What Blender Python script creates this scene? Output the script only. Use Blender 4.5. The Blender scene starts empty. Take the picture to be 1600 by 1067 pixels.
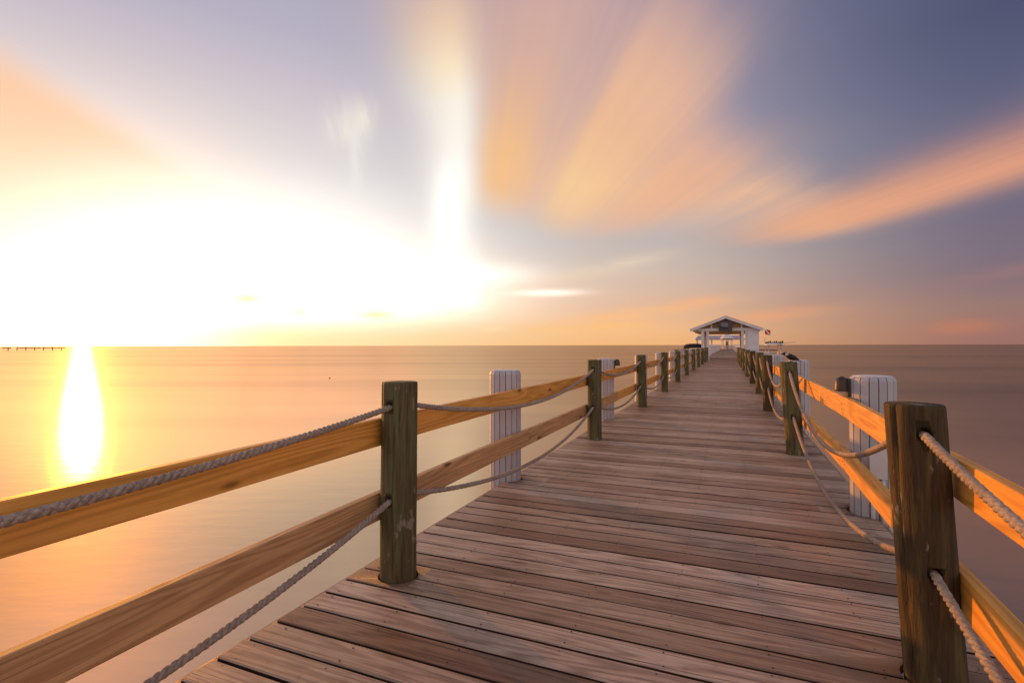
import bpy, bmesh, math, random
from mathutils import Vector, Matrix, noise as mnoise
random.seed(7)
PI = math.pi
R = math.radians
sc = bpy.context.scene
COL = sc.collection

# ---------------------------------------------------------------- view facts
FPX = 803.0                               # focal length of the photograph in its own pixels (1600 wide)
YAW = math.atan((1138 - 800) / FPX)       # pier direction is +Y; the camera looks YAW to the left of it
CAMH = 1.3                                # camera height over the deck top (z = 0)
WATER = -1.6
SUN_AZ = math.degrees(math.atan((128 - 800) / FPX))   # relative to the camera heading, degrees
SUN_EL = 6.2


def lin(c):
    out = []
    for v in c:
        v = v / 255.0
        out.append(v / 12.92 if v <= 0.04045 else ((v + 0.055) / 1.055) ** 2.4)
    return tuple(out)


# ---------------------------------------------------------------- node expressions
class E:
    """a float socket with operators that add Math nodes"""
    def __init__(s, nt, sock):
        s.nt, s.s = nt, sock

    def _m(s, op, *args, clamp=False):
        n = s.nt.nodes.new('ShaderNodeMath')
        n.operation = op
        n.use_clamp = clamp
        for i, a in enumerate(args):
            if isinstance(a, E):
                s.nt.links.new(a.s, n.inputs[i])
            else:
                n.inputs[i].default_value = float(a)
        return E(s.nt, n.outputs[0])

    def __add__(s, o): return s._m('ADD', s, o)
    __radd__ = __add__
    def __sub__(s, o): return s._m('SUBTRACT', s, o)
    def __rsub__(s, o): return s._m('SUBTRACT', o, s)
    def __mul__(s, o): return s._m('MULTIPLY', s, o)
    __rmul__ = __mul__
    def __truediv__(s, o): return s._m('DIVIDE', s, o)
    def __rtruediv__(s, o): return s._m('DIVIDE', o, s)
    def max(s, o): return s._m('MAXIMUM', s, o)
    def min(s, o): return s._m('MINIMUM', s, o)
    def pow(s, o): return s._m('POWER', s, o)
    def abs(s): return s._m('ABSOLUTE', s)
    def exp(s): return s._m('EXPONENT', s)
    def sin(s): return s._m('SINE', s)
    def asin(s): return s._m('ARCSINE', s)
    def atan2(s, o): return s._m('ARCTAN2', s, o)
    def clamp(s): return s._m('ADD', s, 0.0, clamp=True)

    def smooth(s, a, b):
        n = s.nt.nodes.new('ShaderNodeMapRange')
        n.interpolation_type = 'SMOOTHSTEP'
        inv = a > b
        if inv:
            a, b = b, a
        s.nt.links.new(s.s, n.inputs['Value'])
        n.inputs['From Min'].default_value = a
        n.inputs['From Max'].default_value = b
        n.inputs['To Min'].default_value = 1.0 if inv else 0.0
        n.inputs['To Max'].default_value = 0.0 if inv else 1.0
        return E(s.nt, n.outputs['Result'])

    def gauss(s, c, wl, wr=None):
        wr = wl if wr is None else wr
        d = s - c
        q = d.max(0.0) / wr - d.min(0.0) / wl
        return (q * q * -1.0).exp()


def mixc(nt, f, a, b):
    n = nt.nodes.new('ShaderNodeMix')
    n.data_type = 'RGBA'
    if isinstance(f, E):
        nt.links.new(f.s, n.inputs[0])
    else:
        n.inputs[0].default_value = f
    for i, c in ((6, a), (7, b)):
        if isinstance(c, (tuple, list)):
            n.inputs[i].default_value = (c[0], c[1], c[2], 1)
        else:
            nt.links.new(c, n.inputs[i])
    return n.outputs[2]


def opc(nt, op, a, b, f=1.0):
    n = nt.nodes.new('ShaderNodeMix')
    n.data_type = 'RGBA'
    n.blend_type = op
    n.clamp_result = False
    if isinstance(f, E):
        nt.links.new(f.s, n.inputs[0])
    else:
        n.inputs[0].default_value = f
    for i, c in ((6, a), (7, b)):
        if isinstance(c, (tuple, list)):
            n.inputs[i].default_value = (c[0], c[1], c[2], 1)
        else:
            nt.links.new(c, n.inputs[i])
    return n.outputs[2]


def ramp(nt, f, stops, interp='LINEAR'):
    n = nt.nodes.new('ShaderNodeValToRGB')
    cr = n.color_ramp
    cr.interpolation = interp
    while len(cr.elements) < len(stops):
        cr.elements.new(0.5)
    for e, (p, c) in zip(cr.elements, stops):
        e.position = p
        e.color = (c[0], c[1], c[2], 1)
    nt.links.new(f.s if isinstance(f, E) else f, n.inputs[0])
    return n.outputs[0]


def comb(nt, x, y, z):
    n = nt.nodes.new('ShaderNodeCombineXYZ')
    for i, a in enumerate((x, y, z)):
        if isinstance(a, E):
            nt.links.new(a.s, n.inputs[i])
        else:
            n.inputs[i].default_value = a
    return n.outputs[0]


def noise(nt, vec, scale=1.0, detail=2.0, rough=0.5, dist=0.0):
    n = nt.nodes.new('ShaderNodeTexNoise')
    n.inputs['Scale'].default_value = scale
    n.inputs['Detail'].default_value = detail
    n.inputs['Roughness'].default_value = rough
    n.inputs['Distortion'].default_value = dist
    if vec is not None:
        nt.links.new(vec, n.inputs['Vector'])
    return E(nt, n.outputs[0])


# ---------------------------------------------------------------- camera
cam = bpy.data.cameras.new('Camera')
cam.sensor_width = 36.0
cam.lens = FPX / 1600 * 36
cam.clip_start = 0.05
cam.clip_end = 60000
co = bpy.data.objects.new('Camera', cam)
COL.objects.link(co)
pit = math.atan(6.1 / FPX)
roll = 0.00222
rt = Vector((math.cos(YAW), math.sin(YAW), 0))
fw = Vector((-math.sin(YAW) * math.cos(pit), math.cos(YAW) * math.cos(pit), math.sin(pit)))
up = rt.cross(fw)
r2 = rt * math.cos(roll) - up * math.sin(roll)
u2 = up * math.cos(roll) + rt * math.sin(roll)
co.matrix_world = Matrix(((r2.x, u2.x, -fw.x, 0), (r2.y, u2.y, -fw.y, 0), (r2.z, u2.z, -fw.z, CAMH), (0, 0, 0, 1)))
sc.camera = co

# ---------------------------------------------------------------- sky
# heading 0 of the sky is the world direction (-sin YAW, cos YAW)
w = bpy.data.worlds.new('World')
sc.world = w
w.use_nodes = True
nt = w.node_tree
nt.nodes.clear()
out = nt.nodes.new('ShaderNodeOutputWorld')
tc = nt.nodes.new('ShaderNodeTexCoord')
sep = nt.nodes.new('ShaderNodeSeparateXYZ')
nt.links.new(tc.outputs['Generated'], sep.inputs[0])
dx, dy, dz = (E(nt, sep.outputs[i]) for i in range(3))
hx = dx * math.cos(YAW) + dy * math.sin(YAW)
hy = dx * -math.sin(YAW) + dy * math.cos(YAW)
az = hx.atan2(hy) * (180 / PI)
el = dz.min(1.0).max(-1.0).asin() * (180 / PI)
elp = el.max(0.0)


def azel(px, py):
    x, y, z = px - 800, 540 - py, FPX
    return math.degrees(math.atan2(x, z)), math.degrees(math.atan2(y, math.hypot(x, z)))


def column(stops):
    return ramp(nt, elp / 90.0, [(e / 90.0, lin(c)) for e, c in stops])


zen = (130, 128, 150)
colL = column([(0, (255, 226, 170)), (3, (252, 232, 200)), (10, (244, 238, 230)), (15.6, (238, 235, 232)), (19, (225, 219, 219)),
               (24.6, (207, 197, 205)), (29.6, (184, 178, 196)), (45, (150, 148, 175)), (90, zen)])
colC = column([(0, (246, 184, 124)), (1.5, (246, 190, 138)), (4.1, (228, 184, 154)), (8.1, (208, 188, 174)), (12.7, (190, 181, 180)),
               (22, (158, 154, 174)), (30, (136, 136, 164)), (45, (115, 120, 155)), (90, zen)])
colR = column([(0, (158, 112, 104)), (3.2, (152, 117, 112)), (5.9, (128, 109, 121)), (10.1, (116, 106, 126)), (17.7, (98, 100, 129)),
               (25.6, (78, 83, 113)), (45, (88, 92, 126)), (90, zen)])
colB = opc(nt, 'MULTIPLY', (1.35, 1.33, 1.28), column([(0, (226, 190, 172)), (8, (230, 202, 190)), (20, (210, 196, 200)), (45, (170, 166, 184)), (90, zen)]))
sky = mixc(nt, az.smooth(-24, 16), colL, colC)
sky = mixc(nt, az.smooth(12, 46), sky, colR)
sky = mixc(nt, az.abs().smooth(62, 120), sky, colB)
front = hy.smooth(0.0, 0.3)

# long-exposure clouds: streaks on a plane overhead, all drawn out along one wind direction
WAZ = math.atan((742 - 800) / FPX)
wf = hx * math.sin(WAZ) + hy * math.cos(WAZ)
wr = hx * math.cos(WAZ) - hy * math.sin(WAZ)
dzc = dz.max(0.01)
u = wr / dzc
v = wf / dzc
wob = noise(nt, comb(nt, u * 0.9, v * 0.35, 3.1), 1.0, 3.0, 0.55) - 0.5
un = u + wob * 0.28
vr = v
v = v + (noise(nt, comb(nt, u * 1.1, v * 0.2, 9.3), 1.0, 2.0, 0.5) - 0.5) * 1.6
tex = noise(nt, comb(nt, u * 6.0, v * 0.3, 1.7), 1.0, 3.0, 0.5)
tx = tex.smooth(0.25, 0.75)
tx2 = noise(nt, comb(nt, u * 17.0, v * 0.30, 6.2), 1.0, 3.0, 0.55).smooth(0.28, 0.72)
over = el.smooth(2.0, 6.0) * front


def cloud(base, mask, c):
    return mixc(nt, (mask * over).clamp(), base, c)


# broad peach fan
lim = un - v * 0.9
m = un.smooth(-0.05, 0.25) * lim.smooth(-0.35, -1.05) * v.smooth(0.9, 1.5) * v.smooth(5.0, 3.0)
sky = cloud(sky, m * (tx * 0.25 + tx2 * 0.13 + 0.56), ramp(nt, v / 5.0, [(0.2, lin((200, 166, 166))), (0.4, lin((222, 178, 162))), (0.62, lin((244, 190, 150))), (0.85, lin((236, 190, 160)))]))
# lower right limb of the fan
m = un.gauss(1.30, 0.5, 0.26) * v.smooth(1.7, 2.7) * v.smooth(4.9, 2.9)
sky = cloud(sky, m * (tx * 0.06 + 0.58), lin((240, 178, 140)))
# gap of bluish sky inside the fan, then the bright inner streak
m = un.gauss(0.6, 0.13, 0.36) * v.smooth(1.1, 2.0) * v.smooth(5.0, 3.3)
sky = cloud(sky, m * (tx * 0.1 + tx2 * 0.12 + 0.7), ramp(nt, v / 5.0, [(0.25, lin((232, 182, 156))), (0.45, lin((246, 192, 146))), (0.6, lin((253, 208, 150))), (0.8, lin((248, 202, 154)))]))
# peach column beside the white streak
m = un.gauss(0.13, 0.22, 0.20) * v.smooth(0.9, 1.6) * v.smooth(4.7, 3.1)
sky = cloud(sky, m * (tx2 * 0.13 + 0.74), ramp(nt, v / 5.0, [(0.25, lin((208, 168, 165))), (0.38, lin((226, 180, 155))), (0.55, lin((251, 194, 130))), (0.7, lin((254, 194, 124))), (0.85, lin((250, 210, 160)))]))
# white streak
m = ((u + wob * 0.1 + 0.075) / ((vr - 2.6).max(0.0) * 0.22 + 1.0)).gauss(0.0, 0.19, 0.09) * vr.smooth(0.8, 2.0) * (vr.smooth(4.2, 2.8) * 0.55 + 0.45)
sky = cloud(sky, m, ramp(nt, v / 5.0, [(0.22, lin((228, 184, 164))), (0.30, lin((250, 212, 172))), (0.36, lin((255, 232, 198))), (0.43, (1.0, 0.92, 0.80)), (0.6, (1.0, 0.95, 0.88))]))
# lone streak at right
m = (un + (v - 4.0) * 0.06).gauss(2.85, 0.50, 0.46) * v.smooth(5.3, 4.0)
sky = cloud(sky, m * (tx * 0.2 + 0.8), ramp(nt, v / 5.0, [(0.3, lin((206, 142, 128))), (0.55, lin((232, 162, 128))), (0.85, lin((242, 174, 130)))]))
# small clouds by heading and height
bn = noise(nt, comb(nt, az * 0.16, el * 0.7, 0.0), 1.0, 4.0, 0.6)


def puff(base, px, py, wx, wy, c, k=1.0, tilt=0.0, lo=0.32, hi=0.6):
    a0, e0 = azel(px, py)
    sx, sy = wx / 14.5, wy / 14.5
    da = az - a0
    de = el - e0 - da * tilt
    g = ((da / sx) * (da / sx) + (de / sy) * (de / sy))
    m_ = (g * -1.0).exp() * (bn.smooth(lo, hi) * 0.6 + 0.4) * k
    return mixc(nt, m_.clamp(), base, c)


for args in (
             (965, 415, 70, 9, lin((240, 214, 188)), 0.7, 0.16), (900, 437, 90, 12, lin((230, 200, 172)), 0.6, 0.08),
             (985, 492, 110, 9, lin((255, 190, 128)), 0.85, 0.12), (1085, 474, 34, 8, lin((250, 176, 128)), 0.75, 0.12),
             (920, 512, 90, 8, lin((255, 196, 118)), 0.7, 0.03), (1215, 492, 60, 8, lin((244, 166, 118)), 0.8, 0.08),
             (1300, 470, 60, 14, lin((176, 138, 128)), 0.4, 0.1), (1505, 512, 34, 9, lin((196, 124, 98)), 0.8, 0.05),
             (1560, 430, 60, 8, lin((168, 122, 120)), 0.45, 0.15)):
    sky = puff(sky, *args)

bn = noise(nt, comb(nt, az * 0.55 + el * 0.12, el * 0.16, 5.0), 1.0, 4.0, 0.6)
for args in ((535, 195, 26, 30, lin((244, 238, 224)), 0.75, 0.0), (572, 188, 18, 26, lin((246, 240, 222)), 0.8, 0.0), (556, 250, 12, 50, lin((246, 242, 232)), 0.55, 0.0)):
    sky = puff(sky, *args)
bn = noise(nt, comb(nt, az * 0.16, el * 0.7, 0.0), 1.0, 4.0, 0.6)
# the over-exposed glow round the sun (world space, brighter than white)
c0 = azel(400, 470)
ga = az.gauss(c0[0], 21, 21)
ge = el.gauss(3.0, 12, 8.2)
gl = (ga * ge * 2.6)
gl = gl - gl * (el.smooth(5.5, 0.6) * az.smooth(-46, -22)) * 0.93
gn = noise(nt, comb(nt, az * 0.06, el * 0.25, 8.0), 1.0, 3.0, 0.5) - 0.5
gl = (gl * (gn * 0.5 + 1.0)) * hy.smooth(-0.1, 0.35)
glc = gl.pow(1.4) * 0.78
sky = opc(nt, 'ADD', sky, opc(nt, 'MULTIPLY', (1, 1, 1), comb(nt, glc * 1.0, glc * 0.80, glc * 0.66)))
# white tongue reaching right, just above the horizon clouds
for px, py, wx, wy, kk in ((760, 430, 80, 18, 0.35), (860, 458, 50, 5, 0.55), (700, 330, 26, 60, 0.4)):
    a0, e0 = azel(px, py)
    da, de = (az - a0) / (wx / 14.5), (el - e0) / (wy / 14.5)
    t = ((da * da + de * de) * -1.0).exp() * kk
    sky = opc(nt, 'ADD', sky, comb(nt, t * 1.0, t * 0.95, t * 0.86))
# around the sun itself: strong and warm
sd = ((az - SUN_AZ) * (az - SUN_AZ) + (el - SUN_EL) * (el - SUN_EL) * 1.5)
s1 = (sd * (-1 / 12.0)).exp() * 0.6
s2 = (sd * (-1 / 150.0)).exp() * 1.1
s3 = (sd * (-1 / 60.0)).exp() * 0.10
lowf = el.smooth(0.5, 4.5) * 0.95 + 0.05
s1, s3 = s1 * lowf, s3 * lowf
sky = opc(nt, 'DARKEN', sky, (2.2, 1.36, 1.04))
sky = opc(nt, 'ADD', sky, comb(nt, s1 * 1.0 + s2 + s3, s1 * 0.6 + s2 * 0.38 + s3 * 0.72, s1 * 0.16 + s2 * 0.02 + s3 * 0.08))
# peach bank at left
m = u.smooth(-1.45, -1.80) * vr.smooth(1.0, 1.6) * (vr + u * 0.75 - 1.3).smooth(1.2, -0.4)
sky = cloud(sky, m * 0.92, ramp(nt, vr / 5.0, [(0.3, lin((250, 196, 162))), (0.42, lin((254, 204, 164))), (0.52, lin((255, 212, 172))), (0.64, lin((255, 228, 196))), (0.8, lin((255, 236, 212)))]))
# darker cloudlets in front of the glow, near the horizon
for args in ((386, 466, 14, 5, (1.0, 0.86, 0.52), 0.85, 0.0), (468, 488, 9, 4, (1.0, 0.85, 0.5), 0.8, 0.0), (590, 492, 26, 6, (1.0, 0.83, 0.46), 0.9, 0.0),
             (412, 510, 20, 5, (1.0, 0.93, 0.72), 0.6, 0.0), (742, 492, 14, 4, (1.0, 0.86, 0.6), 0.6, 0.0), (645, 515, 20, 5, (1.0, 0.86, 0.58), 0.6, 0.0),
             (770, 515, 20, 3, (1.0, 0.8, 0.45), 0.6, 0.0)):
    sky = puff(sky, *args)

bg = nt.nodes.new('ShaderNodeBackground')
nt.links.new(sky, bg.inputs[0])
bg.inputs[1].default_value = 0.96
st = nt.nodes.new('ShaderNodeTexSky')
st.sky_type = 'NISHITA'
st.sun_disc = False
st.sun_elevation = R(SUN_EL)
# compass: the sky texture's rotation 0 puts the sun at +Y, turning clockwise
sun_world_az = -YAW + R(SUN_AZ)          # clockwise from +Y
st.sun_rotation = sun_world_az
bg2 = nt.nodes.new('ShaderNodeBackground')
nt.links.new(st.outputs[0], bg2.inputs[0])
bg2.inputs[1].default_value = 0.006
ads = nt.nodes.new('ShaderNodeAddShader')
nt.links.new(bg.outputs[0], ads.inputs[0])
nt.links.new(bg2.outputs[0], ads.inputs[1])
nt.links.new(ads.outputs[0], out.inputs[0])
try:
    w.cycles.sampling_method = 'MANUAL'
    w.cycles.sample_map_resolution = 1024
except Exception:
    pass

sl = bpy.data.lights.new('Sun', 'SUN')
sl.energy = 3.8
sl.angle = R(0.9)
sl.color = (1.0, 0.345, 0.03)
so = bpy.data.objects.new('Sun', sl)
COL.objects.link(so)
sdir = Vector((math.sin(sun_world_az) * math.cos(R(SUN_EL)), math.cos(sun_world_az) * math.cos(R(SUN_EL)), math.sin(R(SUN_EL))))
so.rotation_euler = (-sdir).to_track_quat('-Z', 'Y').to_euler()
so.location = sdir * 50

sc.view_settings.view_transform = 'Standard'
sc.view_settings.look = 'None'
sc.view_settings.exposure = 0
sc.view_settings.gamma = 1
sc.cycles.max_bounces = 6
sc.cycles.sample_clamp_indirect = 6
try:
    sc.cycles.use_denoising = True
except Exception:
    pass


# ---------------------------------------------------------------- materials
def mat(name):
    m_ = bpy.data.materials.new(name)
    m_.use_nodes = True
    t_ = m_.node_tree
    b_ = t_.nodes['Principled BSDF']
    return m_, t_, b_


def attr(t_, name):
    n = t_.nodes.new('ShaderNodeAttribute')
    n.attribute_name = name
    return n


def bump(t_, b_, h, strength, dist):
    n = t_.nodes.new('ShaderNodeBump')
    n.inputs['Strength'].default_value = strength
    n.inputs['Distance'].default_value = dist
    t_.links.new(h.s, n.inputs['Height'])
    t_.links.new(n.outputs[0], b_.inputs['Normal'])
    return n


def gcoords(t_):
    a = attr(t_, 'gc')
    s = t_.nodes.new('ShaderNodeSeparateXYZ')
    t_.links.new(a.outputs['Vector'], s.inputs[0])
    return [E(t_, s.outputs[i]) for i in range(3)], E(t_, attr(t_, 'rnd').outputs['Fac'])


def wood_mat(name, stops, dark, rings=20.0, along=0.7, across=7.0, ring_amt=0.35, fine_amt=0.35, rough=0.55, spec=0.35,
             bstr=0.35, bdist=0.002, knots=0.0, weather=0.25, cracks=0.25, spots=None, green=None):
    m_, t_, b_ = mat(name)
    (ga_, gb_, gc_), rnd = gcoords(t_)
    n1 = noise(t_, comb(t_, ga_ * along, gb_ * across, gc_ * across), 1.0, 1.5, 0.45)
    rg = (n1 * rings).sin() * 0.5 + 0.5
    rg = rg.pow(1.6)
    fine = noise(t_, comb(t_, ga_ * 6.0, gb_ * 240.0, gc_ * 240.0), 1.0, 2.0, 0.6)
    mid = noise(t_, comb(t_, ga_ * 1.6, gb_ * 28.0, gc_ * 28.0), 1.0, 3.0, 0.6)
    base = ramp(t_, rnd, stops)
    crk = noise(t_, comb(t_, ga_ * 1.1, gb_ * 75.0, gc_ * 75.0), 1.0, 3.0, 0.6)
    c = mixc(t_, (mid.smooth(0.3, 0.75) * 0.55), base, opc(t_, 'MULTIPLY', base, (1.25, 1.2, 1.18)))
    c = mixc(t_, (rg * ring_amt).clamp(), c, opc(t_, 'MULTIPLY', c, dark))
    c = mixc(t_, (fine.smooth(0.45, 0.75) * fine_amt), c, opc(t_, 'MULTIPLY', c, dark))
    c = mixc(t_, crk.smooth(0.60, 0.68) * cracks, c, opc(t_, 'MULTIPLY', c, (0.30, 0.25, 0.22)))
    pos = t_.nodes.new('ShaderNodeNewGeometry')
    wn = noise(t_, pos.outputs['Position'], 1.3, 5.0, 0.65)
    c = mixc(t_, wn.smooth(0.42, 0.72) * weather, c, opc(t_, 'MULTIPLY', c, (0.58, 0.55, 0.54)))
    w2 = noise(t_, pos.outputs['Position'], 14.0, 4.0, 0.7)
    c = mixc(t_, w2.smooth(0.55, 0.75) * weather * 0.7, c, opc(t_, 'MULTIPLY', c, (0.6, 0.56, 0.54)))
    if knots:
        vo = t_.nodes.new('ShaderNodeTexVoronoi')
        t_.links.new(comb(t_, ga_ * 1.7, gb_ * 5.5, gc_ * 5.5), vo.inputs['Vector'])
        vo.inputs['Scale'].default_value = 1.0
        kd = E(t_, vo.outputs['Distance'])
        c = mixc(t_, kd.smooth(0.13, 0.05) * knots, c, (0.10, 0.035, 0.012))
    if green:
        gn_ = noise(t_, comb(t_, ga_ * 2.2, gb_ * 30.0, gc_ * 30.0), 1.0, 4.0, 0.65)
        c = mixc(t_, gn_.smooth(0.44, 0.62) * 0.75, c, green)
        g2 = noise(t_, comb(t_, ga_ * 3.0, gb_ * 45.0, gc_ * 45.0), 1.0, 3.0, 0.6)
        c = mixc(t_, g2.smooth(0.52, 0.70) * 0.7, c, (0.035, 0.024, 0.014))
    if spots:
        sn = noise(t_, comb(t_, ga_ * 7.0, gb_ * 17.0, gc_ * 17.0), 1.0, 3.0, 0.55)
        c = mixc(t_, sn.smooth(0.64, 0.70) * 0.6, c, spots)
    t_.links.new(c, b_.inputs['Base Color'])
    b_.inputs['Roughness'].default_value = rough
    b_.inputs['Specular IOR Level'].default_value = spec
    bump(t_, b_, rg * -0.4 + fine * -0.8 + mid * 0.6, bstr, bdist)
    return m_


M = {}
M['deck'] = wood_mat('weathered_deck_wood',
                     [(0.0, (0.23, 0.135, 0.08)), (0.2, (0.32, 0.215, 0.14)), (0.45, (0.41, 0.30, 0.205)), (0.7, (0.48, 0.37, 0.265)), (0.86, (0.58, 0.465, 0.36)), (1.0, (0.29, 0.165, 0.09))],
                     (0.42, 0.34, 0.30), rings=85, along=0.42, across=8.0, ring_amt=0.6, fine_amt=0.6, rough=0.5, spec=0.4, bstr=0.7, bdist=0.003, knots=0.55, weather=0.7, cracks=0.75)
M['rail'] = wood_mat('pine_rail_wood', [(0.0, (0.70, 0.36, 0.072)), (0.5, (0.76, 0.39, 0.085)), (1.0, (0.66, 0.325, 0.065))],
                     (0.52, 0.40, 0.26), rings=88, along=0.5, across=6.0, ring_amt=0.48, fine_amt=0.2, rough=0.5, spec=0.3, bstr=0.2, knots=0.75)
M['rail_old'] = wood_mat('weathered_rail_wood', [(0.0, (0.52, 0.33, 0.155)), (1.0, (0.56, 0.35, 0.165))],
                         (0.48, 0.38, 0.30), rings=95, along=0.4, across=7, ring_amt=0.5, fine_amt=0.45, rough=0.6, spec=0.25, bstr=0.35, knots=0.85)
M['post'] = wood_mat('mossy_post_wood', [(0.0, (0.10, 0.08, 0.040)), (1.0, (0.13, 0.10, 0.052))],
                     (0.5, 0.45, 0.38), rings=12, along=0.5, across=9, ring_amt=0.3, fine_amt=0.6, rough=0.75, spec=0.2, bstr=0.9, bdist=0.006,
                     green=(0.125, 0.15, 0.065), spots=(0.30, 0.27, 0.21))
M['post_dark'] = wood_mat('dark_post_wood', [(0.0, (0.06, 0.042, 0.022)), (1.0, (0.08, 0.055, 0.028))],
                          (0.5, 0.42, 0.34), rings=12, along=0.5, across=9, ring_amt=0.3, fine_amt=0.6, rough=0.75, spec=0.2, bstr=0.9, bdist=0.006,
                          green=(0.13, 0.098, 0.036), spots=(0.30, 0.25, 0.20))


def plain(name, c, rough=0.6, spec=0.3, var=0.15, scale=6.0, metal=0.0):
    m_, t_, b_ = mat(name)
    tcn = t_.nodes.new('ShaderNodeTexCoord')
    n = noise(t_, tcn.outputs['Object'], scale, 4.0, 0.6)
    t_.links.new(mixc(t_, n.smooth(0.3, 0.7), tuple(x * (1 - var) for x in c), tuple(x * (1 + var * 0.6) for x in c)), b_.inputs['Base Color'])
    b_.inputs['Roughness'].default_value = rough
    b_.inputs['Specular IOR Level'].default_value = spec
    b_.inputs['Metallic'].default_value = metal
    return m_


M['black'] = plain('dark_gap', (0.012, 0.009, 0.008), 0.9, 0.1)
M['shade_grime'] = plain('gap_shade_grime', (0.05, 0.028, 0.02), 0.9, 0.1, 0.3, 20.0)  # plank sides: shade of the gaps painted in together with dirt
M['core'] = plain('groove_timber', (0.07, 0.055, 0.05), 0.9, 0.1)
M['screw'] = plain('rusty_screw', (0.045, 0.03, 0.026), 0.6, 0.4)
M['bronze'] = plain('bronze_lamp_metal', (0.055, 0.035, 0.026), 0.45, 0.5, metal=0.3)
M['glass'] = plain('frosted_lens', (0.5, 0.45, 0.38), 0.3, 0.5)
M['white'] = plain('white_paint', (0.62, 0.60, 0.61), 0.5, 0.35, 0.1, 3.0)
M['wall'] = plain('painted_wall', (0.60, 0.60, 0.64), 0.6, 0.3, 0.08, 2.0)
M['roof'] = plain('roof_shingle', (0.34, 0.27, 0.25), 0.8, 0.2, 0.2, 3.0)
M['ceil'] = plain('stained_ceiling_wood', (0.32, 0.20, 0.10), 0.6, 0.3, 0.25, 2.0)
M['shed'] = plain('shed_roof_metal', (0.42, 0.36, 0.38), 0.6, 0.3, 0.1, 1.0)
M['signdark'] = plain('sign_board', (0.075, 0.06, 0.075), 0.6, 0.3)
M['signlight'] = plain('sign_panel', (0.17, 0.16, 0.18), 0.6, 0.3)
M['signgreen'] = plain('sign_green', (0.035, 0.06, 0.022), 0.6, 0.3)
M['hull'] = plain('boat_gelcoat', (0.74, 0.75, 0.77), 0.3, 0.5, 0.05)
M['canvas'] = plain('black_canvas', (0.03, 0.024, 0.024), 0.8, 0.2)
M['red'] = plain('red_flag_cloth', (0.62, 0.03, 0.025), 0.7, 0.2)
M['flagwhite'] = plain('white_flag_cloth', (0.75, 0.72, 0.70), 0.7, 0.2)
M['steel'] = plain('pipe_metal', (0.5, 0.48, 0.48), 0.35, 0.5, metal=0.6)
M['timber'] = plain('under_deck_timber', (0.20, 0.13, 0.09), 0.8, 0.2, 0.3, 5.0)
M['door'] = plain('brown_door_wood', (0.30, 0.13, 0.06), 0.6, 0.3, 0.2, 3.0)
M['jetty'] = plain('distant_jetty_wood', (0.50, 0.30, 0.16), 0.8, 0.2, 0.2, 0.3)
M['feather'] = plain('dark_feathers', (0.022, 0.020, 0.022), 0.6, 0.3, 0.4, 40.0)
M['paleplume'] = plain('pale_feathers', (0.50, 0.47, 0.45), 0.7, 0.2, 0.1, 30.0)
M['beak'] = plain('dark_beak', (0.03, 0.025, 0.02), 0.4, 0.4)
M['buoy'] = plain('buoy_paint', (0.36, 0.22, 0.14), 0.5, 0.4)

# white staves: paint with faint weather streaks
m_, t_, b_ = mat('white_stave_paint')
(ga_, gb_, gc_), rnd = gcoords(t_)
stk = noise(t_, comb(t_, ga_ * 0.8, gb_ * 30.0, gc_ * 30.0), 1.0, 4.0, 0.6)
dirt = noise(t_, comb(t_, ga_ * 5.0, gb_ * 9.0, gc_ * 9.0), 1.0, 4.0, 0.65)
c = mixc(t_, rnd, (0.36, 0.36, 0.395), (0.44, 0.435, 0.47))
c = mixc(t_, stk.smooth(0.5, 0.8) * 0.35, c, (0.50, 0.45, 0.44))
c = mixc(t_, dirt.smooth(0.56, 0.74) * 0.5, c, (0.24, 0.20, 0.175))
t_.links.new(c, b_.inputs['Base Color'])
b_.inputs['Roughness'].default_value = 0.5
bump(t_, b_, stk, 0.15, 0.002)
M['stave'] = m_

# rope
m_, t_, b_ = mat('manila_rope')
tcn = t_.nodes.new('ShaderNodeTexCoord')
n = noise(t_, tcn.outputs['Object'], 90.0, 3.0, 0.6)
n2 = noise(t_, tcn.outputs['Object'], 5.0, 3.0, 0.6)
c = mixc(t_, n.smooth(0.3, 0.7), (0.23, 0.185, 0.145), (0.42, 0.345, 0.28))
c = mixc(t_, n2.smooth(0.4, 0.7) * 0.4, c, (0.19, 0.15, 0.135))
t_.links.new(c, b_.inputs['Base Color'])
b_.inputs['Roughness'].default_value = 0.85
b_.inputs['Specular IOR Level'].default_value = 0.15
bump(t_, b_, n, 0.5, 0.002)
M['rope'] = m_

# sea, smoothed by the long exposure
m_, t_, b_ = mat('calm_sea_water')
geo = t_.nodes.new('ShaderNodeNewGeometry')
sp = t_.nodes.new('ShaderNodeSeparateXYZ')
t_.links.new(geo.outputs['Position'], sp.inputs[0])
px_, py_ = E(t_, sp.outputs[0]), E(t_, sp.outputs[1])
ca, sa = math.cos(YAW), math.sin(YAW)
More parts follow.
